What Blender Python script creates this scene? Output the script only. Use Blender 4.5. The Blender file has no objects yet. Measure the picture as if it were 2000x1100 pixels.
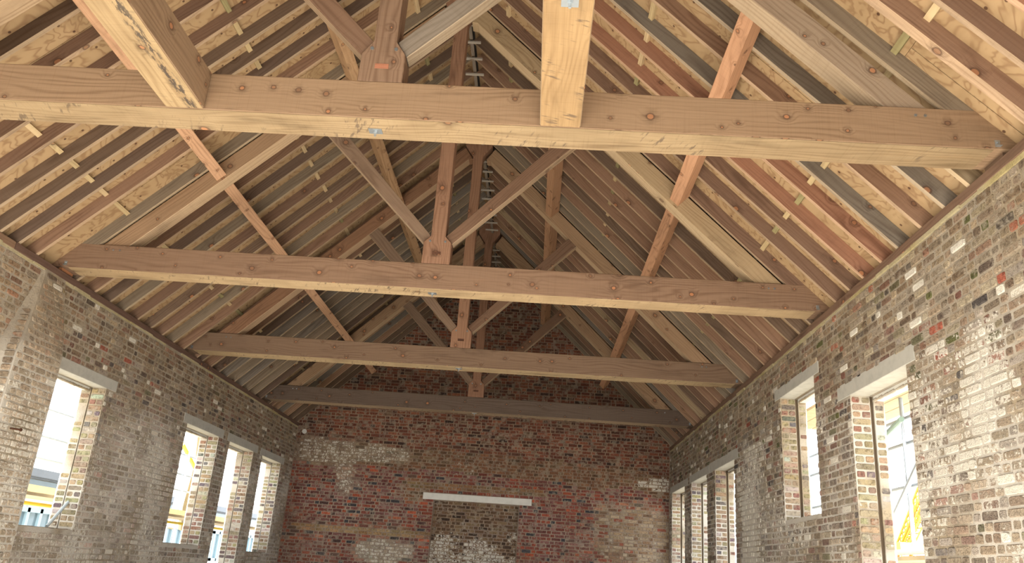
import bpy, math, random
from mathutils import Vector, Matrix, noise
rnd = random.Random(7)
H = 4.5                      # wall height: z = 0 in the tables below is the wall top
D = bpy.data
SC = bpy.context.scene
COL = SC.collection

# ------------------------------------------------------------------ camera, world, sun, exposure
def cam_axes(yaw, p, r):
    cy, sy = math.cos(yaw), math.sin(yaw)
    fwd = Vector((sy*math.cos(p), cy*math.cos(p), math.sin(p)))
    right = Vector((cy, -sy, 0)); up = right.cross(fwd)
    return right*math.cos(r)+up*math.sin(r), up*math.cos(r)-right*math.sin(r), fwd
cam = D.objects.new('camera', D.cameras.new('camera')); COL.objects.link(cam)
r_, u_, f_ = cam_axes(-0.0452, 0.3433, 0.0741)
CAM = Vector((1.3186, 0.0, -2.9084))
M = Matrix((( r_.x, u_.x, -f_.x, CAM.x), (r_.y, u_.y, -f_.y, 0), (r_.z, u_.z, -f_.z, CAM.z+H), (0, 0, 0, 1)))
cam.matrix_world = M
FPX = 1568.44
cam.data.sensor_width = 36; cam.data.lens = FPX/2000*36
cam.data.clip_end = 400
SC.camera = cam
def project(p):
    d = Vector(p)-CAM; z = d.dot(f_)
    if z < .1: return None
    return 1000+FPX*d.dot(r_)/z, 550-FPX*d.dot(u_)/z, z

W_ = D.worlds.new('overcast_sky'); SC.world = W_; W_.use_nodes = True
bg = W_.node_tree.nodes['Background']
bg.inputs[0].default_value = (0.92, 0.97, 1.0, 1); bg.inputs[1].default_value = 3.2
sun = D.objects.new('sun', D.lights.new('sun', 'SUN')); COL.objects.link(sun)
sun.data.energy = 45; sun.data.angle = math.radians(2); sun.data.color = (.97, .98, 1.0)  # low lamp added to bounce off the unseen floor and fill the roof
sun.rotation_euler = Vector((0.0, 1, -0.31)).to_track_quat('-Z', 'Y').to_euler()
SC.view_settings.view_transform = 'Standard'; SC.view_settings.look = 'None'
SC.view_settings.gamma = 1; SC.view_settings.use_curve_mapping = False
SC.view_settings.exposure = 0.66

# ------------------------------------------------------------------ helpers
def lin(c):
    return tuple(((v/255)/12.92 if v/255 <= .04045 else ((v/255+.055)/1.055)**2.4) for v in c)
def prop(o, label=None, cat=None, group=None, kind=None):
    if label: o['label'] = label
    if cat: o['category'] = cat
    if group: o['group'] = group
    if kind: o['kind'] = kind
    return o
def link(o, parent=None):
    COL.objects.link(o)
    if parent is not None: o.parent = parent
    return o
def empty(name, loc, label=None, cat=None, group=None, kind=None):
    o = D.objects.new(name, None); o.location = loc; o.empty_display_size = .2
    COL.objects.link(o); return prop(o, label, cat, group, kind)
class MB:
    def __init__(s): s.v = []; s.f = []; s.c = []; s.m = []
    def add(s, vs, fs, col=None, mi=0):
        b = len(s.v); s.v += [tuple(v) for v in vs]; s.f += [tuple(b+i for i in f) for f in fs]
        s.m += [mi]*len(fs)
        if col is not None: s.c += [tuple(col)]*len(vs)
        return s
    def box(s, a, b, mi=0, col=None):
        x0, y0, z0 = a; x1, y1, z1 = b
        return s.add([(x0,y0,z0),(x1,y0,z0),(x1,y1,z0),(x0,y1,z0),(x0,y0,z1),(x1,y0,z1),(x1,y1,z1),(x0,y1,z1)],
            [(0,3,2,1),(4,5,6,7),(0,1,5,4),(1,2,6,5),(2,3,7,6),(3,0,4,7)], col, mi)
    def prism(s, pts, y0, y1, mi=0):          # polygon in XZ extruded along Y
        n = len(pts)
        vs = [(p[0], y0, p[1]) for p in pts]+[(p[0], y1, p[1]) for p in pts]
        area = sum(pts[i][0]*pts[(i+1) % n][1]-pts[(i+1) % n][0]*pts[i][1] for i in range(n))
        front = tuple(range(n)) if area > 0 else tuple(reversed(range(n)))
        back = tuple(n+i for i in reversed(front))
        fs = [front, back]
        for i in range(n):
            j = (i+1) % n
            fs.append((i, n+i, n+j, j) if area > 0 else (i, j, n+j, n+i))
        return s.add(vs, fs, None, mi)
    def tube(s, a, b, r, n=10, mi=0, r2=None):
        a = Vector(a); b = Vector(b); d = (b-a).normalized()
        t = Vector((0, 0, 1)) if abs(d.z) < .9 else Vector((1, 0, 0))
        p = d.cross(t).normalized(); q = d.cross(p)
        vs = []
        for c, rr in ((a, r), (b, r2 or r)):
            for i in range(n):
                w = 2*math.pi*i/n; vs.append(c+(p*math.cos(w)+q*math.sin(w))*rr)
        fs = [(i, (i+1) % n, n+(i+1) % n, n+i) for i in range(n)]+[tuple(reversed(range(n))), tuple(range(n, 2*n))]
        return s.add(vs, fs, None, mi)
    def mesh(s, name, mats):
        me = D.meshes.new(name); me.from_pydata(s.v, [], s.f)
        if s.c:
            at = me.attributes.new('tint', 'FLOAT_COLOR', 'POINT')
            at.data.foreach_set('color', [x for c in s.c for x in c])
        for m in (mats if isinstance(mats, (list, tuple)) else [mats]): me.materials.append(m)
        if any(s.m): me.polygons.foreach_set('material_index', s.m)
        return me
    def obj(s, name, mats, parent=None, loc=(0, 0, 0), color=None):
        o = D.objects.new(name, s.mesh(name, mats)); link(o, parent)
        if any(loc): o.location = loc
        if color: o.color = color
        return o
def bevel(o, w=.006, seg=1):
    m = o.modifiers.new('bevel', 'BEVEL'); m.width = w; m.segments = seg; m.limit_method = 'ANGLE'
    return o
def place(o, Mx, parent):                    # world matrix under a translated parent
    if parent is not None: Mx = Matrix.Translation(-parent.location) @ Mx
    o.matrix_basis = Mx

# ------------------------------------------------------------------ materials
class NT:
    def __init__(s, name):
        s.m = D.materials.new(name); s.m.use_nodes = True; s.t = s.m.node_tree
        s.b = s.t.nodes['Principled BSDF']; s.b.inputs['Specular IOR Level'].default_value = .25
    def n(s, typ, **kw):
        nd = s.t.nodes.new('ShaderNode'+typ)
        for k, v in kw.items():
            if k.startswith('i_'):
                key = k[2:]; key = int(key) if key.isdigit() else key
                if hasattr(v, 'is_linked'): s.t.links.new(v, nd.inputs[key])
                else: nd.inputs[key].default_value = v
            else: setattr(nd, k, v)
        return nd
    def math(s, op, a, b=0.0, c=0.0, clamp=False):
        nd = s.t.nodes.new('ShaderNodeMath'); nd.operation = op; nd.use_clamp = clamp
        for i, v in enumerate((a, b, c)):
            if hasattr(v, 'is_linked'): s.t.links.new(v, nd.inputs[i])
            else: nd.inputs[i].default_value = v
        return nd.outputs[0]
    def comb(s, x, y, z): return s.n('CombineXYZ', i_0=x, i_1=y, i_2=z).outputs[0]
    def noise(s, vec, scale, detail=3, rough=.55, dist=0.0):
        return s.n('TexNoise', i_Vector=vec, i_Scale=scale, i_Detail=detail, i_Roughness=rough, i_Distortion=dist).outputs['Fac']
    def ramp(s, fac, lo, hi, a=0.0, b=1.0):
        nd = s.n('MapRange', i_0=fac); nd.interpolation_type = 'SMOOTHSTEP'
        for k, v in zip((1, 2, 3, 4), (lo, hi, a, b)):
            if hasattr(v, 'is_linked'): s.t.links.new(v, nd.inputs[k])
            else: nd.inputs[k].default_value = v
        return nd.outputs[0]
    def mix(s, fac, a, b, typ='MIX'):
        nd = s.t.nodes.new('ShaderNodeMix'); nd.data_type = 'RGBA'; nd.blend_type = typ
        for i, v in ((0, fac), (6, a), (7, b)):
            if hasattr(v, 'is_linked'): s.t.links.new(v, nd.inputs[i])
            else: nd.inputs[i].default_value = v if i == 0 else (tuple(v)+(1,))[:4]
        return nd.outputs[2]
    def out(s, col, rough=.85, height=None, strength=.3, dist=.01):
        s.t.links.new(col, s.b.inputs['Base Color']) if hasattr(col, 'is_linked') else setattr(s.b.inputs['Base Color'], 'default_value', (tuple(col)+(1,))[:4])
        s.b.inputs['Roughness'].default_value = rough
        if height is not None:
            bp = s.n('Bump', i_Height=height, i_Strength=strength, i_Distance=dist)
            s.t.links.new(bp.outputs[0], s.b.inputs['Normal'])
        return s.m

def wood_material(name, knots=.5, contrast=1.0, stain=.6, knot_scale=3.0, pale=0.0, marks=0.0, band=False):
    k = NT(name)
    tc = k.n('TexCoord'); oi = k.n('ObjectInfo')
    P = k.n('SeparateXYZ', i_0=tc.outputs['Object']); N = k.n('SeparateXYZ', i_0=tc.outputs['Normal'])
    isz = k.math('GREATER_THAN', k.math('ABSOLUTE', N.outputs[2]), .6)
    R = oi.outputs['Random']
    w0 = k.math('ADD', k.math('MULTIPLY', P.outputs[1], isz), k.math('MULTIPLY', P.outputs[2], k.math('SUBTRACT', 1.0, isz)))
    w = k.math('ADD', w0, k.math('MULTIPLY', isz, 3.3))
    u = k.math('ADD', P.outputs[0], k.math('MULTIPLY', R, 53.0))
    rz = k.math('MULTIPLY', R, 17.0)
    # knots
    jit = k.math('MULTIPLY', k.math('SUBTRACT', k.noise(k.comb(u, w, rz), 14, 2), .5), .10)
    vo2 = k.n('TexVoronoi', i_Scale=knot_scale, i_Randomness=1.0); vo2.voronoi_dimensions = '2D'
    k.t.links.new(k.comb(u, k.math('MULTIPLY', w, 1.15), 0.0), vo2.inputs['Vector'])
    cc = k.n('SeparateColor', i_0=vo2.outputs['Color'])
    vd = k.math('ADD', k.math('MULTIPLY', k.math('ADD', vo2.outputs['Distance'], jit), k.ramp(cc.outputs[1], 0, 1, .95, 2.1)), 0.0)
    sel = k.math('LESS_THAN', cc.outputs[0], knots)
    core = k.math('MULTIPLY', k.ramp(vd, .075, .10, 1, 0), sel)
    ring = k.math('MULTIPLY', k.math('MULTIPLY', k.ramp(vd, .07, .10, 0, 1), k.ramp(vd, .11, .17, 1, 0)), sel)
    halo = k.math('MULTIPLY', k.ramp(vd, .12, .40, 1, 0), sel)
    # grain
    warp = k.math('MULTIPLY', k.noise(k.comb(k.math('MULTIPLY', u, .5), k.math('MULTIPLY', w, 3.0), rz), 1.0, 2), 9.0)
    ph = k.math('ADD', k.math('ADD', k.math('MULTIPLY', w, 22.0), warp), k.math('MULTIPLY', k.math('MULTIPLY', k.ramp(vd, 0, .55, 1, 0), sel), 1.6))
    lines = k.math('MULTIPLY', k.math('ADD', k.math('SINE', k.math('MULTIPLY', ph, 6.283)), 1.0), .5)
    lines = k.math('POWER', lines, 2.5)
    fib = k.noise(k.comb(k.math('MULTIPLY', u, 2.5), k.math('MULTIPLY', w, 110.0), rz), 1.0, 3)
    saw = k.noise(k.comb(k.math('MULTIPLY', u, 90.0), k.math('MULTIPLY', w, 2.0), rz), 1.0, 2)
    blot = k.noise(k.comb(k.math('MULTIPLY', u, 1.1), k.math('MULTIPLY', w, 5.0), rz), 1.0, 4, .65)
    hsv = k.n('HueSaturation'); k.t.links.new(oi.outputs['Color'], hsv.inputs['Color']); hsv.inputs['Saturation'].default_value = .95; base = k.mix(pale, hsv.outputs[0], lin((214, 190, 156)))
    vary = k.ramp(k.noise(k.comb(k.math('MULTIPLY', u, .8), k.math('MULTIPLY', w, 4.0), k.math('ADD', rz, 5.0)), 1.0, 2), .35, .65, .35, 1.35)
    c = k.mix(k.math('MULTIPLY', k.math('MULTIPLY', lines, vary), .38*contrast), base, k.mix(1.0, base, (.50, .42, .36), 'MULTIPLY'))
    c = k.mix(k.ramp(fib, .4, .75, 0, .28*contrast), c, k.mix(1.0, c, (.55, .47, .40), 'MULTIPLY'))
    c = k.mix(k.ramp(saw, .5, .75, 0, .18), c, k.mix(1.0, c, (.62, .57, .52), 'MULTIPLY'))
    c = k.mix(k.ramp(blot, .5, .78, 0, stain), c, k.mix(1.0, c, (.50, .48, .47), 'MULTIPLY'))
    c = k.mix(k.ramp(blot, .42, .22, 0, stain*.6), c, k.mix(1.0, c, (1.22, 1.14, 1.05), 'MULTIPLY'))
    c = k.mix(k.math('MULTIPLY', halo, k.ramp(fib, .3, .7, .15, .75)), c, k.mix(1.0, c, (.50, .47, .46), 'MULTIPLY'))
    c = k.mix(k.math('MULTIPLY', ring, .75), c, lin((86, 62, 48)))
    c = k.mix(k.math('MULTIPLY', core, .7), c, k.mix(cc.outputs[2], lin((182, 122, 82)), lin((120, 88, 66))))
    if marks:
        m1 = k.noise(k.comb(k.math('ADD', k.math('MULTIPLY', u, 34.0), k.math('MULTIPLY', w, 12.0)), k.math('MULTIPLY', w, 7.0), rz), 1.0, 3, .6)
        m2 = k.noise(k.comb(k.math('MULTIPLY', u, 2.2), k.math('MULTIPLY', w, 3.0), k.math('ADD', rz, 9.0)), 1.0, 2)
        c = k.mix(k.math('MULTIPLY', k.ramp(m1, .55, .66), k.ramp(m2, .48, .62, 0, marks)), c, lin((88, 74, 62)))
        c = k.mix(k.ramp(m2, .35, .62, .35, 0), c, k.mix(1.0, c, (.62, .58, .55), 'MULTIPLY'))
    if band:
        m3 = k.noise(k.comb(k.math('MULTIPLY', u, 9.0), k.math('MULTIPLY', w, 34.0), rz), 1.0, 4, .7)
        off = k.math('ABSOLUTE', k.math('ADD', P.outputs[1], .065))
        c = k.mix(k.math('MULTIPLY', k.ramp(off, .015, .06, 1, 0), k.ramp(m3, .47, .56, 0, .85)), c, lin((56, 50, 48)))
    hgt = k.math('ADD', k.math('MULTIPLY', fib, .5), k.math('MULTIPLY', saw, .4))
    return k.out(c, .82, hgt, .25, .004)

WOOD = wood_material('weathered_timber', .55, 1.0, .6, 3.6)
WOODT = wood_material('tie_beam_timber', .55, 1.0, .55, 4.2)
PALE = wood_material('sawn_lit_underside', .12, .9, .8, 2.6, 0, .75)  # sawn wood, paler partly because light from below is painted in
PALEB = wood_material('stained_lit_underside', .12, .9, .8, 2.6, 0, .3, True)  # same with real black staining
EDGE = wood_material('lit_down_face_wood', .03, .9, .8, 3.0, .42)  # wood mixed paler for down faces, bounced light put into the colour
RAFT = wood_material('rafter_timber', .14, 1.0, .75, 3.4)

def ply_material():
    k = NT('plywood_sarking'); tc = k.n('TexCoord'); oi = k.n('ObjectInfo')
    P = k.n('SeparateXYZ', i_0=tc.outputs['Object']); R = k.math('MULTIPLY', oi.outputs['Random'], 31)
    u = k.math('ADD', P.outputs[0], R); w = P.outputs[1]
    warp = k.math('MULTIPLY', k.noise(k.comb(k.math('MULTIPLY', u, 1.6), k.math('MULTIPLY', w, 1.2), R), 1.6, 3, .6, .6), 8)
    ln = k.math('POWER', k.math('MULTIPLY', k.math('ADD', k.math('SINE', k.math('MULTIPLY', k.math('ADD', k.math('MULTIPLY', w, 5), warp), 6.283)), 1), .5), 4)
    bl = k.noise(k.comb(k.math('MULTIPLY', u, 1.2), k.math('MULTIPLY', w, 5), R), 1.0, 3)
    c = k.mix(k.math('MULTIPLY', ln, .6), lin((170, 143, 108)), lin((126, 94, 66)))
    c = k.mix(k.ramp(bl, .45, .75, 0, .5), c, lin((140, 114, 82)))
    vo = k.n('TexVoronoi', i_Scale=6.0); vo.voronoi_dimensions = '2D'; k.t.links.new(k.comb(u, w, 0.0), vo.inputs['Vector'])
    c = k.mix(k.math('MULTIPLY', k.ramp(vo.outputs['Distance'], .06, .10, .85, 0), k.math('LESS_THAN', k.n('SeparateColor', i_0=vo.outputs['Color']).outputs[0], .35)), c, lin((70, 42, 30)))
    return k.out(c, .7)
PLY = ply_material()

def brick_material():
    k = NT('old_brick'); g = k.n('NewGeometry'); P = g.outputs['Position']
    at = k.n('Attribute'); at.attribute_name = 'tint'
    base = at.outputs['Color']; A = at.outputs['Alpha']
    n1 = k.noise(P, 28, 4, .65); n2 = k.noise(P, 9, 4, .6); n3 = k.noise(P, 90, 3, .6)
    c = k.mix(k.ramp(n1, .48, .66, 0, .75), base, k.mix(1.0, base, (.42, .39, .37), 'MULTIPLY'))
    c = k.mix(k.ramp(n1, .46, .3, 0, .45), c, k.mix(1.0, base, (1.35, 1.3, 1.22), 'MULTIPLY'))
    c = k.mix(k.ramp(n2, .52, .62, 0, .5), c, lin((162, 152, 136)))           # smeared mortar
    thr = k.math('SUBTRACT', .80, k.math('MULTIPLY', A, .62))
    wm = k.ramp(k.math('ADD', k.math('MULTIPLY', n1, .6), k.math('MULTIPLY', n2, .4)), thr, k.math('ADD', thr, .07))
    c = k.mix(k.math('MULTIPLY', wm, .88), c, k.mix(n3, lin((196, 190, 176)), lin((226, 222, 212))))
    h = k.math('ADD', k.math('MULTIPLY', n1, 1.0), k.math('MULTIPLY', n3, .5))
    return k.out(c, .93, h, 1.0, .016)
BRICK = brick_material()
def mortar_material(name, a, b, dark, wash=1.0):
    k = NT(name); P = k.n('NewGeometry').outputs['Position']
    n1 = k.noise(P, 4, 4); n2 = k.noise(P, 45, 4, .65); n3 = k.noise(P, 1.1, 3)
    c = k.mix(k.ramp(n1, .35, .65), lin(a), lin(b)); c = k.mix(k.ramp(n2, .5, .7, 0, .6), c, lin(dark))
    zz = k.n('SeparateXYZ', i_0=P).outputs[2]
    c = k.mix(k.math('MULTIPLY', k.ramp(n3, .36, .56, 0, .85*wash), k.ramp(zz, 3.1, 3.8, 1, .25)), c, k.mix(n2, lin((182, 176, 166)), lin((212, 208, 200))))
    return k.out(c, .95, n2, .8, .01)
MORT = mortar_material('lime_mortar', (160, 146, 124), (140, 128, 110), (96, 86, 74))
MORTE = mortar_material('pale_mortar_joints', (152, 132, 110), (124, 102, 88), (88, 70, 60), .2)
MBED = mortar_material('yellowish_bedding_mortar', (176, 162, 118), (158, 144, 104), (112, 104, 70))
def plain(name, col, rough=.6, metal=0.0, nscale=20, amt=.2, dark=.7, bump=.15):
    k = NT(name); P = k.n('TexCoord').outputs['Object']
    n1 = k.noise(P, nscale, 4); c = lin(col)
    cc = k.mix(k.ramp(n1, .4, .7, 0, amt), c, tuple(x*dark for x in c))
    k.b.inputs['Metallic'].default_value = metal
    return k.out(cc, rough, n1, bump, .004)
CONC = plain('cast_concrete', (176, 174, 166), .9, 0, 9, .45, .72, .3)
CONCP = plain('pale_concrete', (214, 212, 205), .85, 0, 7, .5, .82, .3)
ZINC = plain('zinc_plate', (176, 184, 190), .35, .8, 30, .3, .8)
STEEL = plain('galvanised_tube', (168, 176, 184), .45, .6, 12, .3, .8)
TUBEG = plain('grey_green_tube', (136, 160, 152), .5, .2, 12, .3, .8)
RUST = plain('rusty_iron', (92, 62, 46), .9, .2, 40, .6, .5, .5)
BOARD = plain('scaffold_board', (198, 180, 146), .8, 0, 6, .5, .8)
YELL = plain('yellow_band', (226, 200, 70), .6, 0, 8, .3, .85)
ORANGE = plain('crane_orange', (236, 140, 50), .5, 0, 8, .2, .85)
WHITEP = plain('white_render', (214, 218, 220), .8, 0, 3, .3, .9)
BLUEW = plain('pale_blue_frame', (170, 194, 204), .5, 0, 8, .2, .9)
GREYR = plain('grey_gutter', (120, 126, 134), .6, 0, 5, .3, .8)
GLASS = plain('dark_window_glass', (120, 140, 150), .08, 0, 2, .4, .7, 0)
FELT = plain('roof_felt', (70, 66, 62), .9)
FLOOR = plain('dusty_concrete_floor', (205, 196, 180), .9, 0, 1.5, .4, .85)
YARD = plain('pale_gravel_yard', (158, 152, 142), .95, 0, 3, .4, .85)
BLACK = plain('dark_mortar_groove', (96, 82, 66), .95)
PVC = plain('grey_plastic_pipe', (176, 186, 190), .45, 0, 10, .2, .9)
NOGM = wood_material('noggin_timber', .15, .7, .4)

# ------------------------------------------------------------------ structure
fl = MB().box((-4.6, -3.2, -.15), (4.6, 19.5, 0)).obj('floor', FLOOR, None, (0, 0, -H)); prop(fl, kind='structure', label='pale dusty concrete floor of the hall')
yd = MB().box((-60, -60, -.3), (60, 80, -.16)).obj('ground', YARD, None, (0, 0, -H)); prop(yd, kind='structure', label='pale gravel ground around the building')

# windows: side, y0, y1, soffit, sill, lintel y0, y1, lintel top
WIN = [(-1, 9.20, 10.56, -1.0, -2.83, 8.98, 10.81, -.855, 'tall opening nearest the camera in the left wall'),
       (-1, 13.28, 14.72, -1.0, -2.90, 13.11, 14.93, -.845, 'first of the three close-set openings in the left wall'),
       (-1, 15.29, 16.68, -1.0, -4.5, 15.15, 16.93, -.845, 'middle one of the three close-set openings in the left wall, running deepest'),
       (-1, 17.27, 18.62, -1.0, -2.95, 17.10, 18.85, -.855, 'opening nearest the end wall in the left wall'),
       (1, 6.94, 8.24, -.985, -4.5, 6.76, 8.58, -.83, 'large tall opening nearest the camera in the right wall'),
       (1, 9.29, 10.62, -.53, -2.09, 9.11, 10.86, -.385, 'high short opening with a brick sill in the right wall'),
       (1, 13.20, 14.63, -1.0, -2.95, 12.92, 15.06, -.835, 'first of the three far openings in the right wall'),
       (1, 15.32, 16.83, -1.0, -4.5, 15.10, 17.03, -.85, 'middle one of the three far openings in the right wall'),
       (1, 17.58, 19.19, -1.0, -2.95, 17.20, 19.42, -.86, 'opening nearest the end wall in the right wall')]
REAR = [(s, y0, y0+1.4, -1.0, -4.5) for s in (-1, 1) for y0 in (-1.8, .8)]   # openings behind the camera

def wall_cells(holes, y0, y1, z0, z1):
    ys = sorted({y0, y1} | {h[0] for h in holes} | {h[1] for h in holes})
    zs = sorted({z0, z1} | {h[2] for h in holes} | {h[3] for h in holes})
    for a, b in zip(ys, ys[1:]):
        for c, d in zip(zs, zs[1:]):
            my, mz = (a+b)/2, (c+d)/2
            if not any(h[0] < my < h[1] and h[2] < mz < h[3] for h in holes): yield a, b, c, d

def cloud(x, y, s=1.0, seed=0.0): return noise.noise(Vector((x*s+seed, y*s, seed*1.7)))

BR_COURSE = .075
def brick_geo(mb, org, U, V, N, u0, u1, v0, v1, h, col, rough, oct_=True):
    """one brick face block: octagonal worn outline standing h proud of the bed"""
    R = rough
    j = lambda a: R.uniform(-a, a)
    if oct_:
        c = R.uniform(.004, .012); b = .006+R.random()*.004
        def ring(ins, hh, jj):
            a0, a1, b0, b1 = u0+ins, u1-ins, v0+ins, v1-ins
            pts = [(a0+c, b0), (a1-c, b0), (a1, b0+c), (a1, b1-c), (a1-c, b1), (a0+c, b1), (a0, b1-c), (a0, b0+c)]
            return [(p+j(jj), q+j(jj), hh) for p, q in pts]
        base = ring(0, 0, .0015); top = ring(b, h, .0025)
        n = 8
    else:
        b = .006
        base = [(u0, v0, 0), (u1, v0, 0), (u1, v1, 0), (u0, v1, 0)]
        top = [(u0+b+j(.002), v0+b+j(.002), h), (u1-b+j(.002), v0+b+j(.002), h), (u1-b+j(.002), v1-b+j(.002), h), (u0+b+j(.002), v1-b+j(.002), h)]
        n = 4
    base = [(p, q, -.006) for p, q, _ in base]
    vs = [org+U*p+V*q+N*r for p, q, r in base+top]
    flip = U.cross(V).dot(N) < 0
    fs = [(i, (i+1) % n, n+(i+1) % n, n+i) for i in range(n)]+[tuple(range(n, 2*n))]
    if flip: fs = [tuple(reversed(f)) for f in fs]
    mb.add(vs, fs, col)

def courses(u_lo, u_hi, v_lo, v_hi, blocked, R, phead=.5, first_top=None):
    """yield u0,u1,v0,v1 for bricks; blocked(v0,v1) gives intervals of u to leave out"""
    top = v_hi if first_top is None else first_top; i = 0
    while top-BR_COURSE > v_lo-1e-6:
        v1 = top-.005; v0 = top-BR_COURSE+.005
        free = [(u_lo, u_hi)]
        for a, b in blocked(v0, v1):
            nf = []
            for p, q in free:
                if b <= p or a >= q: nf.append((p, q)); continue
                if a > p+.03: nf.append((p, a))
                if b < q-.03: nf.append((b, q))
            free = nf
        for p, q in free:
            u = p+(.0 if q-p < .5 else 0); k = (i % 2)
            first = True
            while u < q-.02:
                w = .1025 if (k % 2 == 0 or R.random() < phead-.5) else .215
                if first and i % 2 and q-p > .5: w = .1025*.5+.02
                first = False
                e = min(u+w, q-.002)
                if q-e < .05: e = q-.002
                if e-u > .03: yield u+.004, e-.004, v0, v1
                u = e+.009; k += 1
        top -= BR_COURSE; i += 1

def mixc(a, b, t): return tuple(x*(1-t)+y*t for x, y in zip(a, b))
def pick(R, pal):
    t = R.random()*sum(w for _, w in pal)
    for c, w in pal:
        t -= w
        if t <= 0: return c
    return pal[-1][0]
SIDE_PAL = [((136, 116, 98), 5), ((154, 138, 118), 4), ((120, 102, 86), 5), ((146, 136, 126), 4), ((106, 92, 82), 3.4), ((84, 78, 76), 1.8), ((128, 92, 80), 2.2), ((146, 84, 68), .5), ((100, 96, 74), .7), ((168, 156, 134), 1.5), ((132, 104, 92), 2)]
END_RED = [((132, 76, 64), 5), ((150, 80, 62), 3), ((118, 74, 68), 5), ((134, 94, 88), 4), ((88, 66, 62), 1.6), ((74, 72, 76), 1.1), ((174, 92, 66), 1.0)]
END_TOP = [((128, 78, 60), 5), ((110, 66, 52), 4), ((94, 64, 52), 3), ((140, 90, 68), 3), ((122, 98, 80), 2), ((72, 54, 48), 1.6)]
END_BUFF = [((160, 140, 112), 4), ((176, 160, 134), 3), ((140, 116, 92), 3), ((150, 92, 72), 1)]
END_FILL = [((118, 92, 70), 4), ((98, 76, 58), 4), ((132, 110, 84), 3), ((76, 60, 50), 1.5), ((206, 200, 188), .25)]

def side_tint(side, y, z, R):
    pal = SIDE_PAL
    c = pick(R, pal); a = 0.0
    m = cloud(y, z, .9, 3.1*side)
    if side > 0:
        if z < -.9: c = mixc(c, (192, 184, 174), .34*min(1, (-.9-z)/.8)*(.9+.9*cloud(y, z, 1.1, 78)))
        a = .16+.40*m
        if z < -1.0: a += .22
        if y < 7.6 and z < -1.0: a += .42*max(0, min(1, .15+2.0*cloud(y, z, 1.3, 9)+.6*cloud(y, z, 5, 2)))
        q = max(0, min(1, (1.0-abs(y-11.9)/1.15+.5*cloud(y, z, 1.7, 31))*2)) if z < -.9+.2*cloud(y, z, 2, 5) else 0
        a += .25*q; c = mixc(c, (156, 150, 144), .55*q)
        if z > -.6: c = mixc(c, (150, 130, 96), .25); a *= .55
        if R.random() < .045: c = (214, 208, 196); a = .7
        if z > -1.3 and R.random() < .03: c = (92, 92, 58)
    else:
        a = .10+.30*m
        if z < -1.0: a += .26*min(1, (-1.0-z)/.9+.3)
        q = max(0, min(1, (1.0-abs(y-12)/1.2+.5*cloud(y, z, 1.7, 37))*2)) if z < -1.1 else 0
        c = mixc(c, (158, 150, 142), .5*q); a += .08*q
        if z > -.55: c = mixc(c, (132, 108, 76), .3); a *= .6
        elif z < -.8: c = mixc(c, (206, 200, 192), .72*min(1, (-.8-z)/.7)*(.85+.7*cloud(y, z, 1.1, 77)))
        if y < 8.7 and z < -.4: c = mixc(c, (170, 150, 120), .4); a += .12
        if R.random() < .03: c = (210, 200, 184); a = .6
        c = mixc(c, (150, 116, 92), .1)
    if R.random() < .33: c = mixc(c, (154, 140, 120), .6)             # buried in mortar
    v = R.uniform(.72, 1.22)
    return tuple(min(1, x*v) for x in lin(c))+(max(0, min(1, a)),)
def blob(x, z, cx, cz, rx, rz, edge=.35, seed=0):
    d = math.hypot((x-cx)/rx, (z-cz)/rz)+cloud(x, z, 2.5, seed)*edge
    return max(0.0, min(1.0, (1.15-d)*3))
def end_tint(x, z, R, fill=False):
    if fill:
        c = pick(R, END_FILL); a = .08+.5*max(0, min(1, (-2.0-z)/.6+cloud(x, z, 2, 4)))
    else:
        t = -.95+.12*cloud(x, 0, 1.2, 5)-.07*x*.3
        if z > t+.5: c = pick(R, END_TOP); a = .06
        elif z > t: c = mixc(pick(R, END_TOP), (130, 108, 76), .45); a = .1
        else: c = pick(R, END_RED); a = .10+.16*max(0, cloud(x, z, 1.8, 8))
        if z < -1.95: c = mixc(c, (150, 128, 104), .25 if cloud(x, z, 1.3, 2) > 0 else 0)
        p = blob(x, z, -3.75, -.62, .95, .38, .4, 1)
        p = max(p, blob(x, z, -2.55, -.58, .9, .22, .4, 2), blob(x, z, -3.15, -1.05, .30, .55, .4, 3))
        if p > 0: c = mixc(c, (158, 148, 130), .7*p); a = max(a, .5*p)
        p = blob(x, z, -.45, -.75, .5, .3, .6, 6)*.7; a = max(a, .55*p)
        p = blob(x, z, 3.75, -2.0, 1.05, .75, .35, 7)
        if p > 0: c = mixc(c, pick(R, END_BUFF), .9*p); a = max(a, .35*p)
        p = blob(x, z, 4.2, -.85, .6, .18, .6, 9); a = max(a, .6*p)
        p = blob(x, z, -2.1, -2.75, .75, .30, .25, 10)
        if p > 0: c = mixc(c, (184, 178, 156), .8*p); a = max(a, .5*p)
        p = blob(x, z, -2.5, -2.33, 1.9, .09, .3, 12)
        if p > 0: c = mixc(c, (176, 152, 104), .7*p)
        p = blob(x, z, -1.55, -1.35, .35, .3, .4, 13)
        if p > 0: c = mixc(c, (140, 118, 84), .6*p)
        if abs(x) < 1.6 and -1.32 < z < -1.15: c = mixc(c, (146, 126, 84), .6)
    v = R.uniform(.72, 1.15)
    return tuple(min(1, q*v) for q in lin(c))+(max(0, min(1, a)),)

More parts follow.
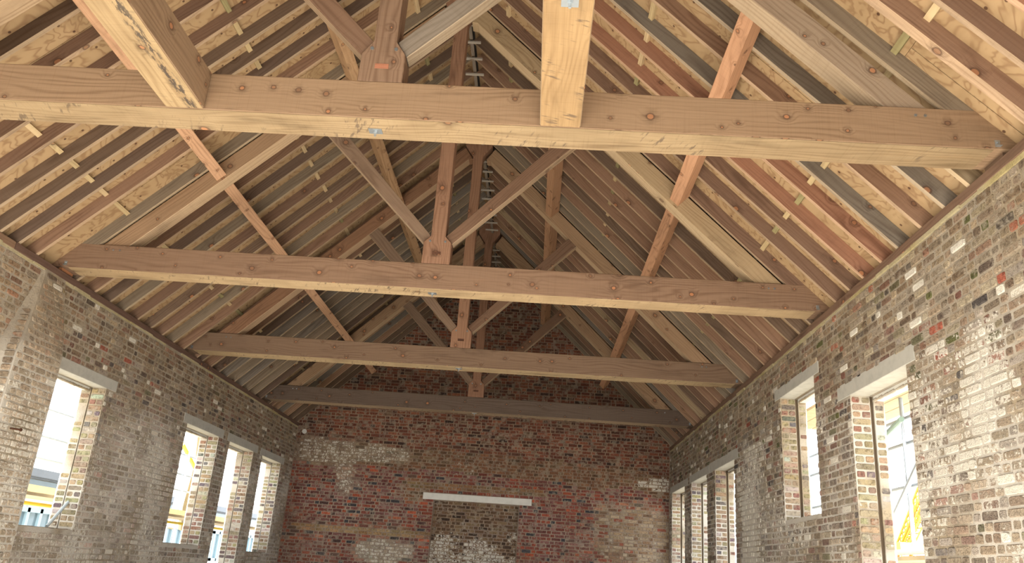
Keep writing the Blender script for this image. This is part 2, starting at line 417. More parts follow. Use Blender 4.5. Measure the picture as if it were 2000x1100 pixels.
def build_bricks(parent, specs, oct_, singles, seed, stuff_name='brickwork'):
    """specs: list of (org,U,V,N,u0,u1,v0,v1,h,tint). The largest in view become own objects, the rest one mesh."""
    R = random.Random(seed); sc = []
    for i, s in enumerate(specs):
        org, U, V, N, u0, u1, v0, v1, h, t = s
        c = org+U*(u0+u1)/2+V*(v0+v1)/2
        p = project(c); a = 0
        if p and -20 < p[0] < 2020 and -20 < p[1] < 1120:
            q = [project(org+U*x+V*y) for x, y in ((u0, v0), (u1, v0), (u1, v1), (u0, v1))]
            if all(q): a = abs(sum(q[k][0]*q[(k+1) % 4][1]-q[(k+1) % 4][0]*q[k][1] for k in range(4)))/2
        sc.append((a, i))
    big = {i for a, i in sorted(sc, reverse=True)[:singles] if a > 0}
    mb = MB()
    for i, s in enumerate(specs):
        org, U, V, N, u0, u1, v0, v1, h, t = s
        if i in big:
            c = org+U*(u0+u1)/2+V*(v0+v1)/2; b = MB()
            du, dv = (u1-u0)/2, (v1-v0)/2
            brick_geo(b, Vector((0, 0, 0)), U, V, N, -du, du, -dv, dv, h, t, R, True)
            b.obj('brick', BRICK, parent, c-parent.location)
        else:
            brick_geo(mb, org-parent.location, U, V, N, u0, u1, v0, v1, h, t, R, oct_)
    if mb.v:
        o = mb.obj(stuff_name, BRICK, parent); prop(o, kind='stuff')

def side_wall(side):
    holes = [(w[1], w[2], w[4], w[3]) for w in WIN if w[0] == side]
    lint = [(w[5], w[6], w[3], w[7]) for w in WIN if w[0] == side]
    rear = [(r[1], r[2], r[4], r[3]) for r in REAR if r[0] == side]
    mb = MB(); x0, x1 = 4.506, 4.70; xg = 4.735 if side > 0 else 4.712
    def bx(a, b, ya, yb, za, zb):
        mb.box((min(side*a, side*b), ya, za), (max(side*a, side*b), yb, zb))
    for ya, yb, za, zb in wall_cells([h for h in holes+rear]+lint, -3.2, 19.5, -H, 0): bx(x0, x1, ya, yb, za, zb)
    grow = [(h[0]-.03, h[1]+.03, h[2]-.03 if h[2] > -4 else -4.5, h[3]) for h in holes]
    for ya, yb, za, zb in wall_cells(grow+rear, -3.2, 19.5, -H, -.0): bx(x1, xg, ya, yb, za, zb)
    for ya, yb, za, zb in wall_cells([(h[0]+.006, h[1]-.006, h[2], h[3]) for h in holes]+rear, -3.2, 19.5, -H, 0): bx(xg, 4.84, ya, yb, za, zb)
    name = 'wall_right' if side > 0 else 'wall_left'
    w = mb.obj(name, MORT); prop(w, kind='structure', label='%s side wall of old patched brown and whitened brickwork' % ('right' if side > 0 else 'left'))
    # mortar bed under the wall plate
    b = MB(); y = 3.0
    while y < 19.4:
        L = rnd.uniform(.25, .6); e = min(y+L, 19.45); pr = rnd.uniform(-.012, .012); dp = rnd.uniform(.02, .04)
        xa, xb = sorted((side*(4.495+pr), side*4.6)); b.box((xa, y, -dp), (xb, e, .003)); y = e
    b.obj('mortar_bed', MBED, w)
    R = random.Random(11+side)
    specs = []
    V = Vector((0, 0, 1)); U = Vector((0, 1, 0)); N = Vector((-side, 0, 0)); org = Vector((side*4.506, 0, 0))
    pier = [(8.15, 9.05)] if side < 0 else []
    def blocked(v0, v1):
        out = [(a-.004, b+.004) for a, b, c, d in lint if c < v1-.03 and d > v0+.03]
        out += [(a, b) for a, b, c, d in holes if c < v1 and d > v0+.01]
        if v1 < -1.0: out += pier
        return out
    for u0, u1, v0, v1 in courses(4.0, 19.47, -3.75, 0, blocked, R, .62, -.034):
        du = cloud((u0+u1)/2, v0, .7, 20)*.012
        h = R.choice((.003, .005, .006, .008, .010, .013)) if R.random() > .05 else .001
        specs.append((org, U, V, N, u0, u1, v0+du+R.uniform(-.003, .003), v1+du+R.uniform(-.003, .003), h, side_tint(side, u0, v0, R)))
    # reveals
    for k, (a, b, c, d) in enumerate(holes):
        lo = max(c, -3.75)
        for yy, ny in ((b, -1), (a, 1)):
            Nn = Vector((0, ny, 0)); Ux = Vector((side, 0, 0))
            for xa, xb in ((4.512, 4.70), (xg+.002, 4.838)):
                o = Vector((side*xa, yy, 0)); top = d-.004; i = 0
                while top-.075 > lo-.03:
                    wdt = xb-xa
                    segs = [(0, wdt)] if (i % 2 or wdt < .15) else [(0, wdt*.5-.004), (wdt*.5+.004, wdt)]
                    for s0, s1 in segs:
                        cc = pick(R, [((158, 144, 118), 4), ((146, 128, 106), 3), ((138, 108, 94), 2.5), ((172, 166, 152), 1.6), ((110, 102, 100), 1.6), ((158, 142, 116), 1.5)])
                        specs.append((o, Ux, V, Nn, s0+.002, s1-.002, top-.070+R.uniform(-.002, .002), top-.006, R.choice((.004, .007, .010)), tuple(q*R.uniform(.85, 1.1) for q in lin(cc))+(R.uniform(.05, .4),)))
                    top -= .075; i += 1
        # sill bricks
        if c > -4:
            y = a+.004
            while y < b-.03:
                e = min(y+.105, b-.004)
                cc = pick(R, SIDE_PAL)
                specs.append((Vector((side*4.51, 0, c)), U, Vector((side, 0, 0)), V, y, e-.006, 0, .19, R.uniform(.003, .009), lin(cc)+(.3,)))
                y = e+.004
    build_bricks(w, specs, True, 300, 5+side)
    return w
WR = side_wall(1); WL = side_wall(-1)

# end wall with gable
KS = .975; TH = math.atan(KS); K2 = math.hypot(1, KS); YE = 19.48
def roofz(x, off=0.0): return .083+(4.5-abs(x))*KS+off*K2
mb = MB()
A = roofz(0, .15)
def gable(mb, ya, yb):
    ze = roofz(4.7, .15)
    mb.prism([(-4.7, -.0), (4.7, 0), (4.7, ze), (0, A), (-4.7, ze)], ya, yb)
gable(mb, YE, YE+.3)
for a, b, c, d in wall_cells([(-1.02, 1.0, -4.5, -1.50)], -4.7, 4.7, -H, 0): mb.box((a, YE, c), (b, YE+.3, d))
mb.box((-1.1, YE+.10, -H), (1.1, YE+.28, -1.45))
wb = mb.obj('wall_back', MORTE); prop(wb, kind='structure', label='gabled end wall of dark red brickwork with a bricked-up doorway')
R = random.Random(3); specs = []
U = Vector((1, 0, 0)); V = Vector((0, 0, 1)); N = Vector((0, -1, 0)); org = Vector((0, YE, 0))
def blocked(v0, v1):
    o = []
    if v1 > 0:
        lim = 4.5-(v1-.083-.15*K2)/KS
        if lim < 4.5: o += [(-9, -lim), (lim, 9)]
    if v0 < -1.50: o.append((-1.02, 1.0))
    elif v0 < -1.34 and v1 > -1.49: o.append((-1.28, 1.28))
    return o
for u0, u1, v0, v1 in courses(-4.49, 4.49, -3.75, 4.6, blocked, R, .5, 4.59):
    specs.append((org, U, V, N, u0, u1, v0+R.uniform(-.002, .002), v1+R.uniform(-.002, .002), R.choice((.003, .006, .009, .014)), end_tint((u0+u1)/2, v0, R)))
for u0, u1, v0, v1 in courses(-1.01, .99, -3.75, -1.5, lambda a, b: [], R, .6, -1.505):
    specs.append((Vector((0, YE+.10, 0)), U, V, N, u0, u1, v0+R.uniform(-.003, .003), v1+R.uniform(-.003, .003), R.choice((.003, .006, .010)), end_tint((u0+u1)/2, v0, R, True)))
build_bricks(wb, specs, False, 300, 8)
# unseen wall behind the camera, its wide opening shaped to let light in
mb = MB(); gable(mb, -3.2, -3.0); mb.box((-4.5, -3.2, -1.0), (4.5, -3.0, .0))
wf = mb.obj('wall_front', MORT); prop(wf, kind='structure', label='unseen gable above an opening shaped to let light in')

# brick pier under the second tie beam
pr = empty('brick_pier', (-4.4, 8.6, -4.5), 'broken brick pier on the left wall under the second tie beam, its top sloping off', 'pier')
def px_at(z):   # inner face x of the pier by height (battered top)
    if z > -.95: return -4.50+.22*min(1, max(0, (.02-z)/.97))
    return -4.28
def py_at(z): return 8.66-.46*min(1, max(0, (.05-z)/1.1))
mb = MB(); zs = [.04, -.1, -.25, -.4, -.6, -.8, -.95, -1.1, -4.5]
ring = []
for z in zs:
    ring.append([(-4.503, py_at(z)-.03, z), (px_at(z)+rnd.uniform(-.004, .004), py_at(z)+.02, z), (px_at(z)+rnd.uniform(-.004, .004), 9.05+rnd.uniform(-.012, .012)*(z > -1), z), (-4.503, 9.06, z)])
vs = [Vector(v)-pr.location for r in ring for v in r]; fs = []
for i in range(len(zs)-1):
    for k in range(4): fs.append((i*4+k, i*4+(k+1) % 4, i*4+4+(k+1) % 4, i*4+4+k))
fs.append((0, 3, 2, 1))
MB().add(vs, fs).obj('pier_core', MORT, pr)
specs = []; z = -.03; i = 0; R = random.Random(5)
while z > -3.75:
    y = py_at(z)+.03+(.06 if i % 2 else 0); x = px_at(z-.035)
    tilt = Vector((-.22/.97 if z > -.95 else 0, 0, 1)).normalized(); Nn = Vector((1, 0, .22 if z > -.95 else 0)).normalized()
    while y < 9.02:
        w = .1025 if R.random() < .6 else .2; e = min(y+w, 9.045)
        if e-y > .03:
            t = side_tint(-1, 8.3, z-.3, R)
            specs.append((Vector((x, 0, z-.035)), Vector((0, 1, 0)), tilt, Nn, y, e-.01, -.032, .030, R.uniform(.004, .012), t))
        y = e+.004
    # near face
    for a, b in ((px_at(z)-.115 if z < -.5 else px_at(z)-.03, px_at(z)-.012),):
        if z < -.5: specs.append((Vector((0, py_at(z-.03)-.004, z-.035)), Vector((1, 0, 0)), Vector((0, 0, 1)), Vector((0, -1, 0)), a, b, -.032, .030, .008, side_tint(-1, 8.3, z, R)))
    # far face
    if z < -.5: specs.append((Vector((0, 9.05, z-.035)), Vector((1, 0, 0)), Vector((0, 0, 1)), Vector((0, 1, 0)), a, b, -.032, .030, .008, side_tint(-1, 8.3, z, R)))
    z -= .075; i += 1
build_bricks(pr, specs, True, 290, 4)

# ------------------------------------------------------------------ roof: ceiling, rafters, plywood, noggins
ce = MB()
for s in (-1, 1):
    t0, t1 = .172, .20
    pts = [(s*4.75, roofz(4.75, t0)), (0, roofz(0, t0)), (0, roofz(0, t1)), (s*4.75, roofz(4.75, t1))]
    ce.prism(pts, -3.2, YE+.3)
ceil = ce.obj('ceiling', FELT); prop(ceil, kind='structure', label='pitched roof seen from below, plywood over close-set timber rafters')
def slope_matrix(s, dist, y, off):
    es = Vector((-s*math.cos(TH), 0, math.sin(TH))); en = Vector((s*math.sin(TH), 0, math.cos(TH)))
    ey = en.cross(es)                     # along +-Y
    o = Vector((s*4.5, y, .083))+es*dist+en*off
    return Matrix(((es.x, ey.x, en.x, o.x), (es.y, ey.y, en.y, o.y), (es.z, ey.z, en.z, o.z), (0, 0, 0, 1)))
def box_mesh(name, mat, a, b, bev=0):
    return MB().box(a, b).mesh(name, mat)
RP = [((154, 120, 96), 4), ((138, 108, 88), 5), ((124, 102, 84), 4), ((144, 128, 108), 3), ((166, 132, 104), 2), ((112, 92, 78), 3), ((172, 150, 118), 1.5), ((134, 124, 112), 2), ((170, 122, 96), 1)]
def wcol(R, pal, v=.12):
    c = lin(pick(R, pal)); f = R.uniform(1-v, 1+v)*(.86 if pal is RP else 1); return (c[0]*f, c[1]*f, c[2]*f, 1)
R = random.Random(21)
raft_me = box_mesh('rafter', [RAFT, EDGE], (-.15, -.0235, 0), (6.27, .0235, .15))
raft_wide = box_mesh('rafter', [RAFT, EDGE], (-.15, -.044, 0), (6.27, .044, .15))
raft_short = box_mesh('rafter', [RAFT, EDGE], (.37, -.0235, 0), (6.27, .0235, .15))
for me in (raft_me, raft_wide, raft_short):
    for p in me.polygons:
        if p.normal.z < -.9: p.material_index = 1  # rafter undersides get the copy brightened as if lit from below
TY = [5.125, 8.92, 12.768, 16.773]
ys_r = [2.86, 3.26, 3.66, 4.06, 4.40, 4.735, 5.08, 5.60, 5.99, 6.40, 6.86, 7.22, 7.655, 8.035, 8.43, 8.86, 9.28]
ys_r += [9.68+.4*i for i in range(25)]
ys_l = [2.84, 3.24, 3.64, 4.04, 4.44, 4.80, 5.07, 5.50, 5.88, 6.28, 6.66, 7.05, 7.42, 7.74, 8.075, 8.41, 8.86, 9.28]
ys_l += [9.72, 10.12, 10.52, 10.925, 11.36, 11.74, 12.15, 12.55]+[12.95+.4*i for i in range(17)]
RY = {}
for s, ys in ((1, ys_r), (-1, ys_l)):
    out = []
    for y in ys:
        if y > 19.45: continue
        for t in TY:
            if t-.12 < y < t+.17: y = t+.026; break
            if t+.16 < y < t+.335: y = t+.345
        if out and y-out[-1] < .06: continue
        out.append(y)
        wide = (s == 1 and abs(y-4.735) < .01)
        short = any(abs(y-t-.026) < 1e-6 for t in TY)
        o = D.objects.new('rafter', raft_wide if wide else raft_short if short else raft_me); link(o, ceil)
        place(o, slope_matrix(s, R.uniform(-.03, 0), y, R.uniform(0, .004)) @ Matrix.Rotation(R.uniform(-.0015, .0015), 4, 'Z'), ceil)
        o.color = wcol(R, RP)
    RY[s] = out
# plywood sheets
rows = [(-.25, 1.0), (1.003, 2.15), (2.153, 3.30), (3.303, 4.45), (4.453, 5.56), (5.563, 6.40)]
ply_cache = {}
for s in (-1, 1):
    for i, (a, b) in enumerate(rows):
        y = 2.6-(1.2 if i % 2 else 0)
        while y < YE:
            y1 = min(y+2.42, YE)
            key = (i, round(y1-y, 2))
            if key not in ply_cache:
                L = (y1-y)/2-.002
                # local X along the hall (grain), local Y along the slope
                ply_cache[key] = MB().box((-L, -(b-a)/2, 0), (L, (b-a)/2, .018)).mesh('plywood_sheet', PLY)
            o = D.objects.new('plywood_sheet', ply_cache[key]); link(o, ceil)
            Ms = slope_matrix(s, (a+b)/2, (y+y1)/2, .152) @ Matrix.Rotation(math.pi/2, 4, 'Z')
            place(o, Ms, ceil); y = y1+.003
# noggins
nog_cache = {}
for s in (-1, 1):
    for d in (1.01, 3.30, 5.55):
        ys = RY[s]
        for k, (a, b) in enumerate(zip(ys, ys[1:])):
            if b-a < .12 or b-a > .62: continue
            L = round(b-a-.047-.002, 2)
            dd = d+(.06 if (k % 2 and s == 1 and a < 4.8) else 0)+R.uniform(-.012, .012)
            if L not in nog_cache:
                nog_cache[L] = MB().box((-L/2, -.027, .028), (L/2, .027, .07)).mesh('noggin', NOGM)
            o = D.objects.new('noggin', nog_cache[L]); link(o, ceil)
            place(o, slope_matrix(s, dd, (a+b)/2, .081) @ Matrix.Rotation(math.pi/2, 4, 'Z'), ceil)
            o.color = wcol(R, [((186, 164, 122), 3), ((150, 140, 98), 3 if s > 0 else 1), ((196, 172, 132), 2)])
# ridge ladder
col_me = MB().box((-.14, -.02, 0), (.14, .02, .022)).mesh('collar', NOGM)
bat_me = MB().box((-.17, -.024, 0), (.17, .024, .03)).mesh('ridge_batten', NOGM)
for i, y in enumerate(RY[1]):
    o = D.objects.new('collar', col_me); link(o, ceil); place(o, Matrix.Translation((.035, y+.047, 4.19)), ceil); o.color = lin((176, 168, 156))+(1,)
    if i+1 < len(RY[1]):
        y2 = RY[1][i+1]
        o = D.objects.new('ridge_batten', bat_me); link(o, ceil)
        sc = (y2-y-.05)/.34
        place(o, Matrix.Translation((.035, (y+y2)/2+.047, 4.235)) @ Matrix.Rotation(math.pi/2, 4, 'Z') @ Matrix.Diagonal((sc, 1, 1, 1)), ceil); o.color = lin((128, 116, 104))+(1,)

# wall plates
def plate(y0, y1, side, inn, label, col):
    L = y1-y0
    me = MB().box((-L/2, -.06, 0), (L/2, .06, .082)).mesh('wall_plate', RAFT)
    o = D.objects.new('wall_plate', me); link(o)
    o.matrix_basis = Matrix.Translation((side*(4.56-inn), (y0+y1)/2, 0)) @ Matrix.Rotation(math.pi/2, 4, 'Z')
    o.color = lin(col)+(1,); bevel(o, .004); return prop(o, label, 'timber plate')
plate(2.0, 19.47, 1, .012, 'long brown timber plate along the top of the right wall under the rafter feet', (120, 94, 76))
plate(2.0, 8.02, -1, .005, 'near length of timber plate on the left wall, short of the broken brick pier', (132, 104, 82))
plate(8.03, 19.47, -1, .012, 'long dark brown timber plate on the left wall beyond the broken pier', (104, 80, 68))

# ------------------------------------------------------------------ trusses
def member(name, pts, y0, y1, mat, parent, color, ang=0.0, bev=.006, slots=None):
    """polygon in XZ (world) extruded in y, stored in a local frame whose X runs along the grain"""
    cx = sum(p[0] for p in pts)/len(pts); cz = sum(p[1] for p in pts)/len(pts)
    ca, sa = math.cos(ang), math.sin(ang)
    loc = [((p[0]-cx)*ca+(p[1]-cz)*sa, -(p[0]-cx)*sa+(p[1]-cz)*ca) for p in pts]
    hy = (y1-y0)/2
    mb = MB().prism(loc, -hy, hy)
    o = mb.obj(name, mat, parent, color=color)
    if slots:                              # down-looking faces take the copy with light from below painted in
        for p in o.data.polygons:
            if p.normal.z < -.9: p.material_index = 1
    Mx = Matrix.Translation((cx, (y0+y1)/2, cz)) @ Matrix.Rotation(-ang, 4, 'Y')
    place(o, Mx, parent)
    if bev: bevel(o, bev)
    return o
def small(name, mb, mat, parent_obj, M_world, root):
    o = mb.obj(name, mat, parent_obj)
    pw = Matrix.Translation(root.location) @ parent_obj.matrix_basis if parent_obj is not root else Matrix.Translation(root.location)
    o.matrix_basis = pw.inverted() @ M_world
    return o
def disc(r, t, n=8):   # bolt head facing -Y
    return MB().tube((0, 0, 0), (0, -t, 0), r, n)
TLAB = ['nearest timber roof truss, its big tie beam crossing the top of the picture',
        'second timber roof truss, its left end over the broken brick pier',
        'third timber roof truss, crossing just above the far end wall gable',
        'farthest timber roof truss, low dark tie beam in front of the end wall']
def truss(i):
    Y = TY[i]; R = random.Random(60+i)
    root = empty('roof_truss', (0, Y+.15, .136), TLAB[i], 'roof truss', 'king post trusses down the hall')
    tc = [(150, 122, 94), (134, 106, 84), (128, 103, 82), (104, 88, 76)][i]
    pc = [(150, 128, 96), (184, 158, 120), (194, 168, 128), (156, 134, 108)][i]  # underside colours, lifted towards the light from below
    xe, ze = 4.66, .155; xt = 4.35
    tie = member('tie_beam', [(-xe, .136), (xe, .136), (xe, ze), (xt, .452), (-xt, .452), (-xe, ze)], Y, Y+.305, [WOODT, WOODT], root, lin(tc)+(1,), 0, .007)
    # thin sheet for the sawn underside, light from below put into its colour
    und = MB().box((-4.44, -.1495, -.0015), (4.44, .1495, .0015)).obj('lit_underside_face', PALE, tie, color=lin(pc)+(1,))
    und.matrix_basis = (Matrix.Translation(root.location) @ tie.matrix_basis).inverted() @ Matrix.Translation((0, Y+.1525, .1348))
    und['label'] = 'sawn underside with light from below painted into its colour'
    for s in (-1, 1):
        packer = MB().box((-.055, -.12, -.0255), (.055, .12, .0255)).obj('packer', WOOD, root, color=lin((110, 88, 70))+(1,))
        place(packer, Matrix.Translation((s*4.57, Y+.15, .109)), root)
    # washer plate and nut under the tie
    pl = MB().box((-.05, -.036, -.005), (.05, .036, 0))
    wp = small('washer_plate', pl, ZINC, tie, Matrix.Translation((-.035, Y+[.18, .17, .14, .12][i], .133)), root); wp['label'] = 'square zinc washer plate'
    nt = MB().tube((0, 0, -.004), (0, 0, -.022), .016, 6).tube((0, 0, -.022), (0, 0, -.045), .008, 8)
    small('nut', nt, ZINC, tie, Matrix.Translation((-.035, Y+[.18, .17, .14, .12][i], .133)), root)
    for bx_ in ((3.916, 3.985) if i < 3 else (3.95,)):
        small('bolt_head', disc(.011, .006), ZINC, tie, Matrix.Translation((bx_, Y, .385)), root)
    if i >= 1:
        for bx_ in (-3.85, -3.93): small('bolt_head', disc(.010, .006), ZINC, tie, Matrix.Translation((bx_, Y, .385)), root)
    # steel angle brackets where the tie meets the plate
    for s in (-1, 1):
        br = MB().box((-.018, -.004, -.03), (.018, 0, .02)).box((-.018, -.03, -.033), (.018, 0, -.03)).tube((0, -.004, .002), (0, -.012, .002), .008, 6)
        small('steel_bracket', br, ZINC, tie, Matrix.Translation((s*4.47, Y-.0005, .19)), root)
    # king post
    kc = lin([(138, 110, 88), (146, 110, 86), (152, 114, 88), (146, 108, 84)][i])+(1,)
    c = -.015 if i < 2 else -.03
    half = [(.170, .454), (.168, .70+.03*(i > 0)), (.088, .815), (.086, 3.99), (.24, 4.21), (.24, 4.40), (.07, 4.52)]
    pts = [(c+x, z) for x, z in half]+[(c-x, z) for x, z in reversed(half)]
    # grain runs up the post
    kp = member('king_post', pts, Y+.004, Y+.204, WOOD, root, kc, math.pi/2, .005)
    for s in (-1, 1):
        small('bolt_head', disc(.014, .008), ZINC, kp, Matrix.Translation((c+s*.092, Y+.004, .742)), root)
    pg = MB().box((-.052, -.004, -.02), (.052, .02, .02)).obj('wedge_peg', WOOD, kp, color=lin((172, 112, 84) if i == 0 else (96, 64, 46))+(1,))
    pg.matrix_basis = (Matrix.Translation(root.location) @ kp.matrix_basis).inverted() @ Matrix.Translation((c, Y+.004, .588)); pg['label'] = 'reddish wedge let into the foot'
    # principals and struts
    d0, d1 = ((.06, .275) if i == 0 else (.02, .24))
    for s in (-1, 1):
        q = lambda x, off: (s*x, roofz(x, -off))
        xb = 4.5-(.454-.083+d1*K2)/KS; xtp = 4.5-(.454-.083+d0*K2)/KS
        pts = [(s*xb, .454), (s*xtp, .454), q(.27, d0), (s*.245, roofz(.27, -d0)-.03), (s*.12, roofz(.27, -d0)-.225), q(.2, d1)]
        pcol = wcol(R, [((158, 128, 98), 2), ((146, 108, 80), 1.5)], .06)
        if i == 0 and s == 1: pcol = lin((158, 138, 116))+(1,)
        if i == 1 and s == 1: pcol = lin((170, 146, 112))+(1,)
        member('principal_rafter', pts, Y+.03, Y+.23, [WOOD, EDGE], root, pcol, s*-TH if s > 0 else TH, .005, True)
        lo = .70+.03*(i > 0)
        sp = [(c+s*.172, lo-.005), (c+s*.092, .825), (s*1.66, roofz(1.66, -d1)), (s*1.80, roofz(1.80, -d1))]
        st = member('strut', sp, Y+.035, Y+.165, [WOOD, EDGE], root, wcol(R, [((122, 94, 74), 2), ((136, 112, 92), 1)], .08) if not (i == 0 and s == 1) else lin((142, 130, 116))+(1,), s*math.radians(46), .004, True)
    return root
for i in range(4): truss(i)

# ------------------------------------------------------------------ purlins and trimmers
def purlin(s, d0, d1, label, col):
    L = YE-2.4
    me = MB().box((-L/2, -(d1-d0)/2, -.20), (L/2, (d1-d0)/2, -.001)).mesh('purlin', WOOD)
    o = D.objects.new('purlin', me); link(o)
    # local X along the hall
    o.matrix_basis = slope_matrix(s, (d0+d1)/2, 2.4+L/2, 0) @ Matrix.Rotation(math.pi/2, 4, 'Z')
    o.color = lin(col)+(1,); bevel(o, .004); return prop(o, label, 'purlin', 'purlins')
purlin(-1, 2.09, 2.23, 'lower purlin of the left roof slope, pale orange timber', (204, 160, 124))
purlin(1, 2.085, 2.225, 'lower purlin of the right roof slope, pinkish tan timber', (196, 148, 112))
purlin(-1, 4.225, 4.36, 'upper purlin of the left roof slope, near the king posts', (182, 146, 108))
purlin(1, 4.225, 4.37, 'upper purlin of the right roof slope, near the ridge', (178, 136, 102))
def trimmer(x0, x1, label, col, pc, wx):
    y0, y1 = 1.2, 5.115; L = y1-y0
    root = empty('trimmer_beam', ((x0+x1)/2, y1, .137), label, 'beam')
    me = MB().box((-L/2, -(x1-x0)/2, 0), (L/2, (x1-x0)/2, .31))
    t = me.obj('beam', WOODT, root, color=lin(col)+(1,))
    place(t, Matrix.Translation(((x0+x1)/2, (y0+y1)/2, .138)) @ Matrix.Rotation(math.pi/2, 4, 'Z'), root); bevel(t, .007)
    u = MB().box((-L/2, -(x1-x0)/2+.006, -.0015), (L/2, (x1-x0)/2-.006, .0015)).obj('lit_underside_face', PALEB if x0 < 0 else PALE, root, color=lin(pc)+(1,))  # sheet under the beam, light from below painted into its paler colour
    place(u, Matrix.Translation(((x0+x1)/2, (y0+y1)/2-.004, .1372)) @ Matrix.Rotation(math.pi/2, 4, 'Z'), root)
    if wx:
        w = MB().box((-.05, -.05, -.006), (.05, .05, 0)).tube((0, 0, -.004), (0, 0, -.024), .017, 6).tube((0, 0, -.02), (0, 0, -.05), .009, 8).obj('washer_plate', ZINC, root)
        place(w, Matrix.Translation((wx, 3.74, .1357)), root)
    return root
trimmer(-1.575, -1.285, 'big squared timber with black staining running into the nearest tie beam at upper left', (140, 114, 88), (158, 134, 98), None)
trimmer(1.205, 1.50, 'big pale squared timber running into the nearest tie beam right of centre', (154, 130, 100), (156, 127, 88), 1.36)

# ------------------------------------------------------------------ lintels
def lintel(w, label):
    s, y0, y1, sof, sill, l0, l1, lt, _ = w
    L = l1-l0
    root = empty('concrete_lintel', (s*4.6, (l0+l1)/2, sof), label, 'lintel')
    me = MB().box((-L/2, -.10, 0), (L/2, .10, lt-sof))
    b = me.obj('lintel_block', CONC, root); place(b, Matrix.Translation((s*4.60, (l0+l1)/2, sof)) @ Matrix.Rotation(math.pi/2, 4, 'Z'), root); bevel(b, .005)
    Lo = y1-y0-.012
    o = MB().box((-Lo/2, -.052, 0), (Lo/2, .052, .05)).obj('outer_lintel', CONCP, root); o['label'] = 'pale outer lintel behind a dark gap'
    place(o, Matrix.Translation((s*4.788, (y0+y1)/2, sof-.045)) @ Matrix.Rotation(math.pi/2, 4, 'Z'), root)
    m = MB(); y = y0+.02
    while y < y1-.06:
        m.tube((s*4.737, y, sof-.04), (s*4.737, y+.075, sof-.045), rnd.uniform(.010, .018), 6); y += .07
    mo = m.obj('mortar_squeeze', MORT, root, -root.location)
    return root
LL = ['grey concrete lintel over the opening beside the broken pier, left wall',
      'grey concrete lintel over the first of three close-set openings, left wall',
      'grey concrete lintel over the middle of three close-set openings, left wall',
      'grey concrete lintel over the left-wall opening nearest the end wall',
      'large grey concrete lintel over the tall opening nearest the camera, right wall',
      'grey concrete lintel set higher than the rest, over the short right-wall opening',
      'grey concrete lintel over the nearest of the three far right-wall openings',
      'grey concrete lintel over the middle of the three far right-wall openings',
      'grey concrete lintel over the right-wall opening nearest the end wall']
for w, l in zip(WIN, LL): prop(lintel(w, l), group=None)
lt = MB().box((-1.28, 0, -.075), (1.28, .2, .075)).obj('concrete_lintel', CONCP, None, (0, YE-.02, -1.415)); bevel(lt, .006)
lt.rotation_euler = (0, math.radians(-.3), 0)
prop(lt, 'long whitish concrete lintel over the bricked-up doorway in the end wall', 'lintel')

# window surrounds: mortar-lined outer leaf edge of each opening
for n, w in enumerate(WIN):
    s, y0, y1, sof, sill, *_r, lab = w
    mb = MB(); x = 4.738
    xa, xb = sorted((s*4.7005, s*(4.7345 if s > 0 else 4.7115)))
    for ya, yb in ((y0-.028, y0-.02), (y1+.02, y1+.028)): mb.box((xa, ya, max(sill, -4.5)), (xb, yb, sof))
    o = mb.obj('window_%d' % (n+1), BLACK); prop(o, kind='structure', label=lab)

# ------------------------------------------------------------------ small fittings
o = empty('plastic_pipe', (-4.62, 10.176, -2.83), 'short pale grey plastic pipe leaning in the left opening by the pier', 'pipe')
MB().tube((0, 0, .02), (-.03, .40, .345), .02, 12).tube((-.03, .395, .341), (-.031, .41, .353), .023, 12).obj('pipe', PVC, o)
o = empty('iron_spike', (-4.29, 8.45, -1.87), 'rusty iron spike sticking out of the broken pier', 'spike')
MB().tube((0, 0, 0), (.14, -.01, -.012), .009, 8, r2=.011).obj('shank', RUST, o)
MB().tube((.135, -.01, -.012), (.15, -.011, -.013), .018, 8).obj('spike_head', RUST, o)
MB().box((0, -.03, -.03), (.006, .03, .03)).obj('fixing_plate', RUST, o)
o = empty('steel_bracket', (-4.5, 10.64, -1.63), 'small grey steel bracket on the brick edge of the opening beside the pier', 'bracket')
MB().box((0, -.02, -.05), (.004, -.012, .03)).box((0, .012, -.05), (.004, .02, .03)).obj('prong', GREYR, o)
MB().box((0, -.10, .02), (.006, .05, .026)).obj('strap', GREYR, o)
o = MB().tube((0, 0, 0), (0, -.03, 0), .055, 16).tube((0, -.03, 0), (0, -.036, 0), .03, 16).obj('vent_cap', CONCP, None, (-4.318, YE-.004, -.117))
prop(o, 'small round white cap on the end wall by the left roof slope', 'cap')

